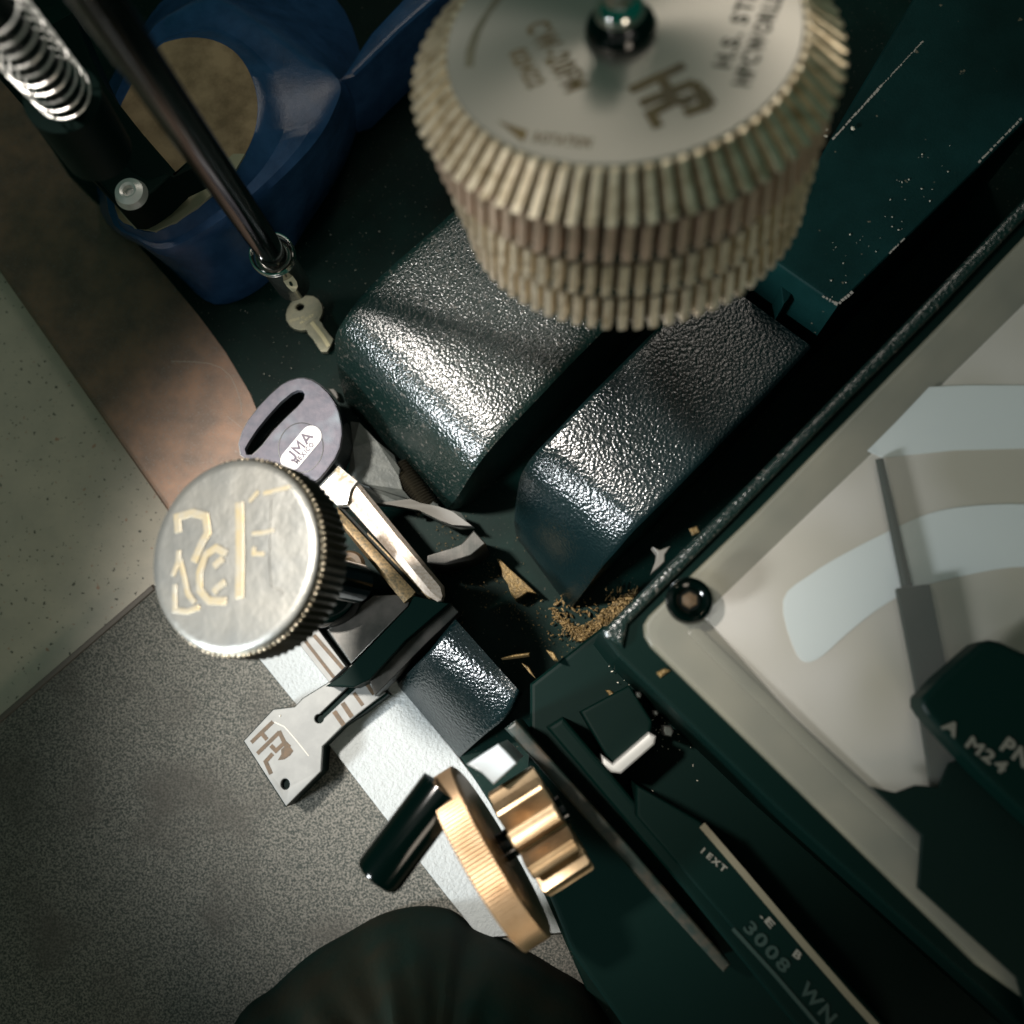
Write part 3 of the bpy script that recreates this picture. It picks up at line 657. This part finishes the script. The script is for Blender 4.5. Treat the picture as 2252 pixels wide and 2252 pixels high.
strokes('lettering',[jl([(165,-8),(165,150),(235,55),(305,150),(305,-8)])],0.72,KP+UP*0.22,UP,0.12,m_ink,bd)
strokes('lettering',[jl([(365,-8),(440,150),(515,-8)]),jl([(400,42),(480,42)])],0.72,KP+UP*0.22,UP,0.12,m_ink,bd)
line_text('lettering','MEXICO',J((700,1495)),J((985,1165)),2.3,KP+UP*0.22,UP,0.12,m_ink,bd)
# blade as longitudinal strips (start, end, height)
BZ=40
rails=[((1060,588),(1150,655),(1548,1150),BZ-4),((1045,605),(1125,672),(1540,1165),BZ-0.5),((1030,625),(1075,690),(1515,1205),BZ),((1015,640),(1060,710),(1495,1222),BZ-0.8)]
def strip(name, rows, m, parent, zb):
    """rows: list of polylines with height; makes a solid with that top"""
    K=len(rows[0][0]); vs=[]; fs=[]
    for L,z in rows:
        zz = z if isinstance(z,(list,tuple)) else [z]*K
        vs+=[at(V4(p),q) for p,q in zip(L,zz)]
    R=len(rows)
    for i in range(R-1):
        for j in range(K-1): fs.append((i*K+j,i*K+j+1,(i+1)*K+j+1,(i+1)*K+j))
    ring=list(range(K))+[i*K+K-1 for i in range(1,R)]+[(R-1)*K+j for j in range(K-2,-1,-1)]+[i*K for i in range(R-2,0,-1)]
    b=len(vs)
    for q in ring: vs.append(Vector((vs[q].x,vs[q].y,zb)))
    for i in range(len(ring)):
        j=(i+1)%len(ring); fs.append((ring[i],ring[j],b+j,b+i))
    return link(name,vs,fs,m,parent,smooth=True)
strip('key_collar',[([(1062,588),(1100,622),(1150,662)],BZ+1),([(1045,605),(1080,660),(1120,700)],BZ+1.8),([(1000,650),(1050,715),(1100,770)],BZ+1.8),([(966,688),(1010,740),(1055,775)],BZ+1)],m_solder,rk,BZ-6)
strip('blade_ridge',[([(1130,635),(1350,905),(1552,1150),(1558,1195)],BZ-1.5),([(1118,648),(1335,918),(1540,1160),(1552,1205)],BZ),([(1085,690),(1290,935),(1500,1185),(1545,1222)],BZ),([(1068,735),(1265,958),(1470,1195),(1528,1230)],BZ-1.8)],m_bladeA,rk,BZ-7)
def ll(a,b,n=4): return [(a[0]+(b[0]-a[0])*t/(n-1),a[1]+(b[1]-a[1])*t/(n-1)) for t in range(n)]
strip('blade_groove',[(ll((1075,742),(1532,1230)),BZ-3),(ll((1065,770),(1500,1226)),BZ-4.6),(ll((1060,800),(1430,1192)),BZ-4.6)],m_bladeD,rk,BZ-8)
strip('blade_web',[(ll((1200,905),(1505,1224)),BZ-3.5),(ll((1196,912),(1488,1219)),BZ-3.5)],m_bladeB,rk,BZ-8)
strip('blade_lower_ridge',[(ll((1052,782),(1424,1184)),BZ-1.8),(ll((1062,826),(1408,1204)),BZ-1.2),(ll((1076,862),(1386,1222)),BZ-1.4),(ll((1088,892),(1370,1236)),BZ-3.4)],m_bladeB,rk,BZ-8.5)

# square key blank
kb=thing('key_blank','flat square-headed grey key blank with engraved brown logo clamped in the jaws','key blank', at(B2((260,650)),21))
shadow_outline=[(75,600),(215,450),(318,438),(355,398),(465,330),(600,230),(760,380),(640,470),(548,530),(450,628),(443,745),(275,912)]
prism('blank_shadow_block', B2(shadow_outline), 21.2, 8.2, m_ox, km)  # black block added in place of the blank's contact shadow
sl=[]; p0=Vector((190,1508)); p1=Vector((452,1255)); dr=(p1-p0).normalized(); an=math.atan2(dr.y,dr.x)
for i in range(17): t=an+0.75+(2*math.pi-1.5)*i/16; sl.append((p0.x-8+36*math.cos(t),p0.y+4+36*math.sin(t)))
pn=Vector((-dr.y,dr.x))*25
sl+= [tuple(p1-pn),tuple(p1+pn)]
bl=[(78,600),(217,452),(318,440),(356,400),(466,332),(600,230),(745,372),(625,465),(546,528),(448,626),(441,743),(277,908)]
kp=holed('blank_plate', B2(bl), [V5(sl),HH(circ(818,1382,85,103,0,24))], 23.4, 21.3, m_blank, kb, bev=0.3)
BP=at(HH((600,800)),23.4)
strokes('engraved_logo',[[(190,612),(590,228)],[(302,818),(712,420)],[(395,455),(480,560)],[(700,400),(800,610),(900,700)],[(800,620),(645,765),(550,668)],[{}]][:5]+[[(585,820),(455,965),(555,1195)]],1.35,BP,UP,0.10,m_cut,kp,HH)
slab('engraved_logo',HH([(730,560),(840,600),(965,770),(905,855),(800,925),(680,940),(745,830),(740,740),(800,690)]),BP+UP*0.13,UP,0.15,m_cut,kp)
strokes('bevel_scratch',[[(620,235),(800,320),(900,430),(1060,620),(1250,860)]],0.35,BP,UP,0.06,m_pale,kp,HH)
for a,b,w_ in (((297,1455),(372,1562),1.6),((362,1390),(436,1500),1.6),((450,1312),(520,1410),1.2),((548,1242),(605,1325),1.2)):
    strokes('cut_mark',[[a,b]],w_,BP,UP,0.10,m_cut,kp,V5)

# ------------------------------------------------------------------ torn film, swarf, dust, cloth
tf=[(1118,380),(1160,385),(1240,470),(1325,540),(1333,575),(1350,602),(1345,640),(1362,700),(1400,745),(1450,765),(1490,776),(1508,758),(1530,770),(1545,802),(1600,800),(1640,812),(1665,850),(1702,880),(1640,888),(1580,872),(1540,850),(1440,803),(1300,776),(1235,768),(1150,670),(1105,620),(1130,500)]
zt=[26+2*math.sin(i*1.7) for i in range(len(tf))]
t_=prism('torn_film', V4(tf), 26, 24, m_tape, None, tilt=zt); 
for v in t_.data.vertices:
    if abs(v.co.z-24*MM)<1e-6: v.co.z = 0.0225
tag(t_,'torn scrap of dark grey film beside the rubber-headed key','film scrap')
ts=strip('film_edge',[([(1235,766),(1300,772),(1440,798),(1540,846),(1600,868)],28),([(1400,745),(1450,765),(1530,780),(1600,805),(1690,872)],29)],m_torn,t_,26.5)
def swarf(label, pts, z, zb, m=m_swarf, conv=N1):
    o=prism('brass_shaving', conv(pts), z, zb, m, None, bev=0.25,seg=1); tag(o,label,'metal shaving','brass shavings around the machine'); return o
swarf('long wedge of brass swarf pointing up beside the dark arm',[(255,490),(280,500),(330,550),(420,630),(498,705),(440,695),(400,725),(370,740),(335,690),(320,640),(290,600),(285,555)],24,14.1)
def heap(name,label,poly,z,nn,smin,smax,m):
    P=[Vector(p) for p in poly]; bm=bmesh.new(); cnt=0
    def inside(q):
        c=False; k=len(P)-1
        for a in range(len(P)):
            if (P[a].y>q[1])!=(P[k].y>q[1]) and q[0]<(P[k].x-P[a].x)*(q[1]-P[a].y)/(P[k].y-P[a].y)+P[a].x: c=not c
            k=a
        return c
    x0,x1=min(p.x for p in P),max(p.x for p in P); y0,y1=min(p.y for p in P),max(p.y for p in P)
    while cnt<nn:
        q=(random.uniform(x0,x1),random.uniform(y0,y1))
        if not inside(q) and random.random()>0.06: continue
        cnt+=1; p=at(N1(q),z+random.uniform(0,2.2)); r=random.uniform(smin,smax)
        M_=Matrix.Translation(p*MM)@Matrix.Rotation(random.random()*6,4,'Z')@Matrix.Rotation(random.uniform(-.8,.8),4,'X')@Matrix.Diagonal((random.uniform(.8,2.2),random.uniform(.4,1),0.35,1))
        bmesh.ops.create_icosphere(bm,subdivisions=1,radius=r*MM,matrix=M_)
    me=bpy.data.meshes.new(name); bm.to_mesh(me); bm.free(); o=fin(name,me,m); o['kind']='stuff'; o['label']=label; return o
heap('brass_filings','heap of fine brass filings in a V below the hammered arm nose',[(590,800),(630,815),(660,850),(740,912),(800,895),(900,810),(1000,735),(1110,668),(1085,735),(1010,820),(925,950),(880,960),(830,962),(745,992),(700,950),(640,885)],15,900,0.3,0.75,m_swarf)
heap('brass_dust','fine brass filings strewn over the dark bed between the jaws and the arms',[(-150,200),(150,420),(420,640),(700,900),(900,980),(1000,1200),(800,1150),(500,1000),(200,800),(-100,500)],14.0,420,0.08,0.32,m_swarf)
heap('steel_dust','grey filings strewn by the chrome latch',[(880,1050),(1150,1080),(1300,1300),(1420,1480),(1300,1640),(1180,1500),(1000,1300)],62.3,90,0.08,0.28,m_dust)
swarf('tiny brass fleck lying nearest the V-shaped swarf heap',[(555,1045),(600,1060),(628,1110),(600,1105)],70,62.1)
swarf('thin curved brass sliver above the white-lit casting',[(405,1125),(450,1150),(488,1215),(450,1180)],60,50)
swarf('long thin brass thread beside the casting corner',[(280,1098),(360,1075),(455,1062),(450,1078),(360,1090)],60,50)
swarf('orange brass chip on the gauge housing edge',[(1425,310),(1470,295),(1490,330),(1445,350)],gz+1,gz+0.02)
swarf('small orange chip on the housing below the cover corner',[(1225,1185),(1270,1160),(1310,1170),(1250,1215)],gz+1,gz+0.02)
swarf('olive brass chip beside the chrome latch',[(915,1290),(945,1290),(995,1340),(960,1350)],64,62.1)
swarf('grey metal chip above the chrome latch',[(940,1080),(980,1045),(1040,1075),(1035,1130),(990,1165),(945,1130)],64,62.1,m_torn)
swarf('white chip just below the grey metal chip',[(1005,1170),(1035,1170),(1055,1215),(1025,1210)],64,62.1,m_pale)
swarf('white forked chip against the hammered gauge frame',[(1200,420),(1245,440),(1310,415),(1275,470),(1275,510),(1240,545),(1195,580),(1225,500),(1230,460)],100,95,m_torn)
swarf('pale flake beside the rubber key head',[(1205,260),(1290,255),(1340,320),(1365,400),(1340,430)],18,14.1,m_torn,J)

# pale dust and filings, uncountable
bm=bmesh.new()
def chip(p,s):
    r=bmesh.ops.create_icosphere(bm,subdivisions=1,radius=s*MM,matrix=Matrix.Translation(p*MM)@Matrix.Rotation(random.random()*3,4,'Z')@Matrix.Diagonal((1,random.uniform(.4,.9),0.5,1)))
for _ in range(170):
    a_=random.random(); x=random.uniform(360,1000); y=random.uniform(330,800)
    if (x-600)*0.9+(y-560)*0.5 > 240: continue
    if x<400+ (y-560)*0.6: continue
    chip(at(D((x,y)),14.4),random.choice([0.12,0.15,0.2,0.3]))
for _ in range(60): chip(at(T0((random.uniform(700,1500),random.uniform(400,1500))),95.2),random.choice([0.12,0.18,0.3])) if False else None
for _ in range(40):
    x=random.uniform(0,1); y=random.uniform(0,1); chip(at(T0((900+x*650,1450-x*650+ (y-0.5)*-300)),95.3),random.choice([0.12,0.16,0.25,0.32]))
for _ in range(40): chip(at(N1((random.uniform(900,1500),random.uniform(1100,1950))),62.3),random.choice([0.15,0.25,0.35]))
for _ in range(26): chip(at(D((random.uniform(60,560),random.uniform(1180,1900))),8.3),random.choice([0.12,0.2]))
for p in ((720,120),(1020,1180)): chip(at(HH(p),23.6),0.35 if p[0]==720 else 0.05)
for p in ((885,685),(882,720),(1025,680)): chip(at(T0(p),96),0.8)
me=bpy.data.meshes.new('metal_dust'); bm.to_mesh(me); bm.free()
du=fin('metal_dust',me,m_dust); du['kind']='stuff'; du['label']='pale metal filings scattered over the black machine bed'

# dark cloth bulging in from the bottom edge
ol=[(380,2150),(440,1935),(510,1868),(580,1806),(650,1765),(720,1728),(790,1714),(850,1722),(895,1755),(950,1800),(1040,1850),(1140,1930),(1200,2150),(800,2350)]
base=smooth_loop([at(D(p),13 if p[0]<900 else 30) for p in ol],5); cen=at(D((820,2120)),70); n=len(base); vs=[];fs=[]; rg=9
for k in range(rg+1):
    t=k/rg
    for i,p in enumerate(base):
        q=p.lerp(cen,t*0.97); q.z=p.z+(78-p.z)*math.sin(min(1,t*1.15)*math.pi/2)**0.8
        q.z+=3.2*math.sin(i*0.47+t*3.0)*math.sin(math.pi*t)+1.8*math.sin(i*1.1-t*5)*math.sin(math.pi*t)
        vs.append(q)
for k in range(rg):
    for i in range(n):
        j=(i+1)%n; fs.append((k*n+i,k*n+j,(k+1)*n+j,(k+1)*n+i))
fs.append(tuple(rg*n+i for i in range(n)))
b=len(vs); vs+=[Vector((p.x,p.y,8.05)) for p in base]
for i in range(n): fs.append((i,(i+1)%n,b+(i+1)%n,b+i))
cl=link('dark_cloth',vs,fs,m_cloth,None,smooth=True)
tag(cl,'rumpled dark green cloth bulging over the mat at the bottom edge','cloth')
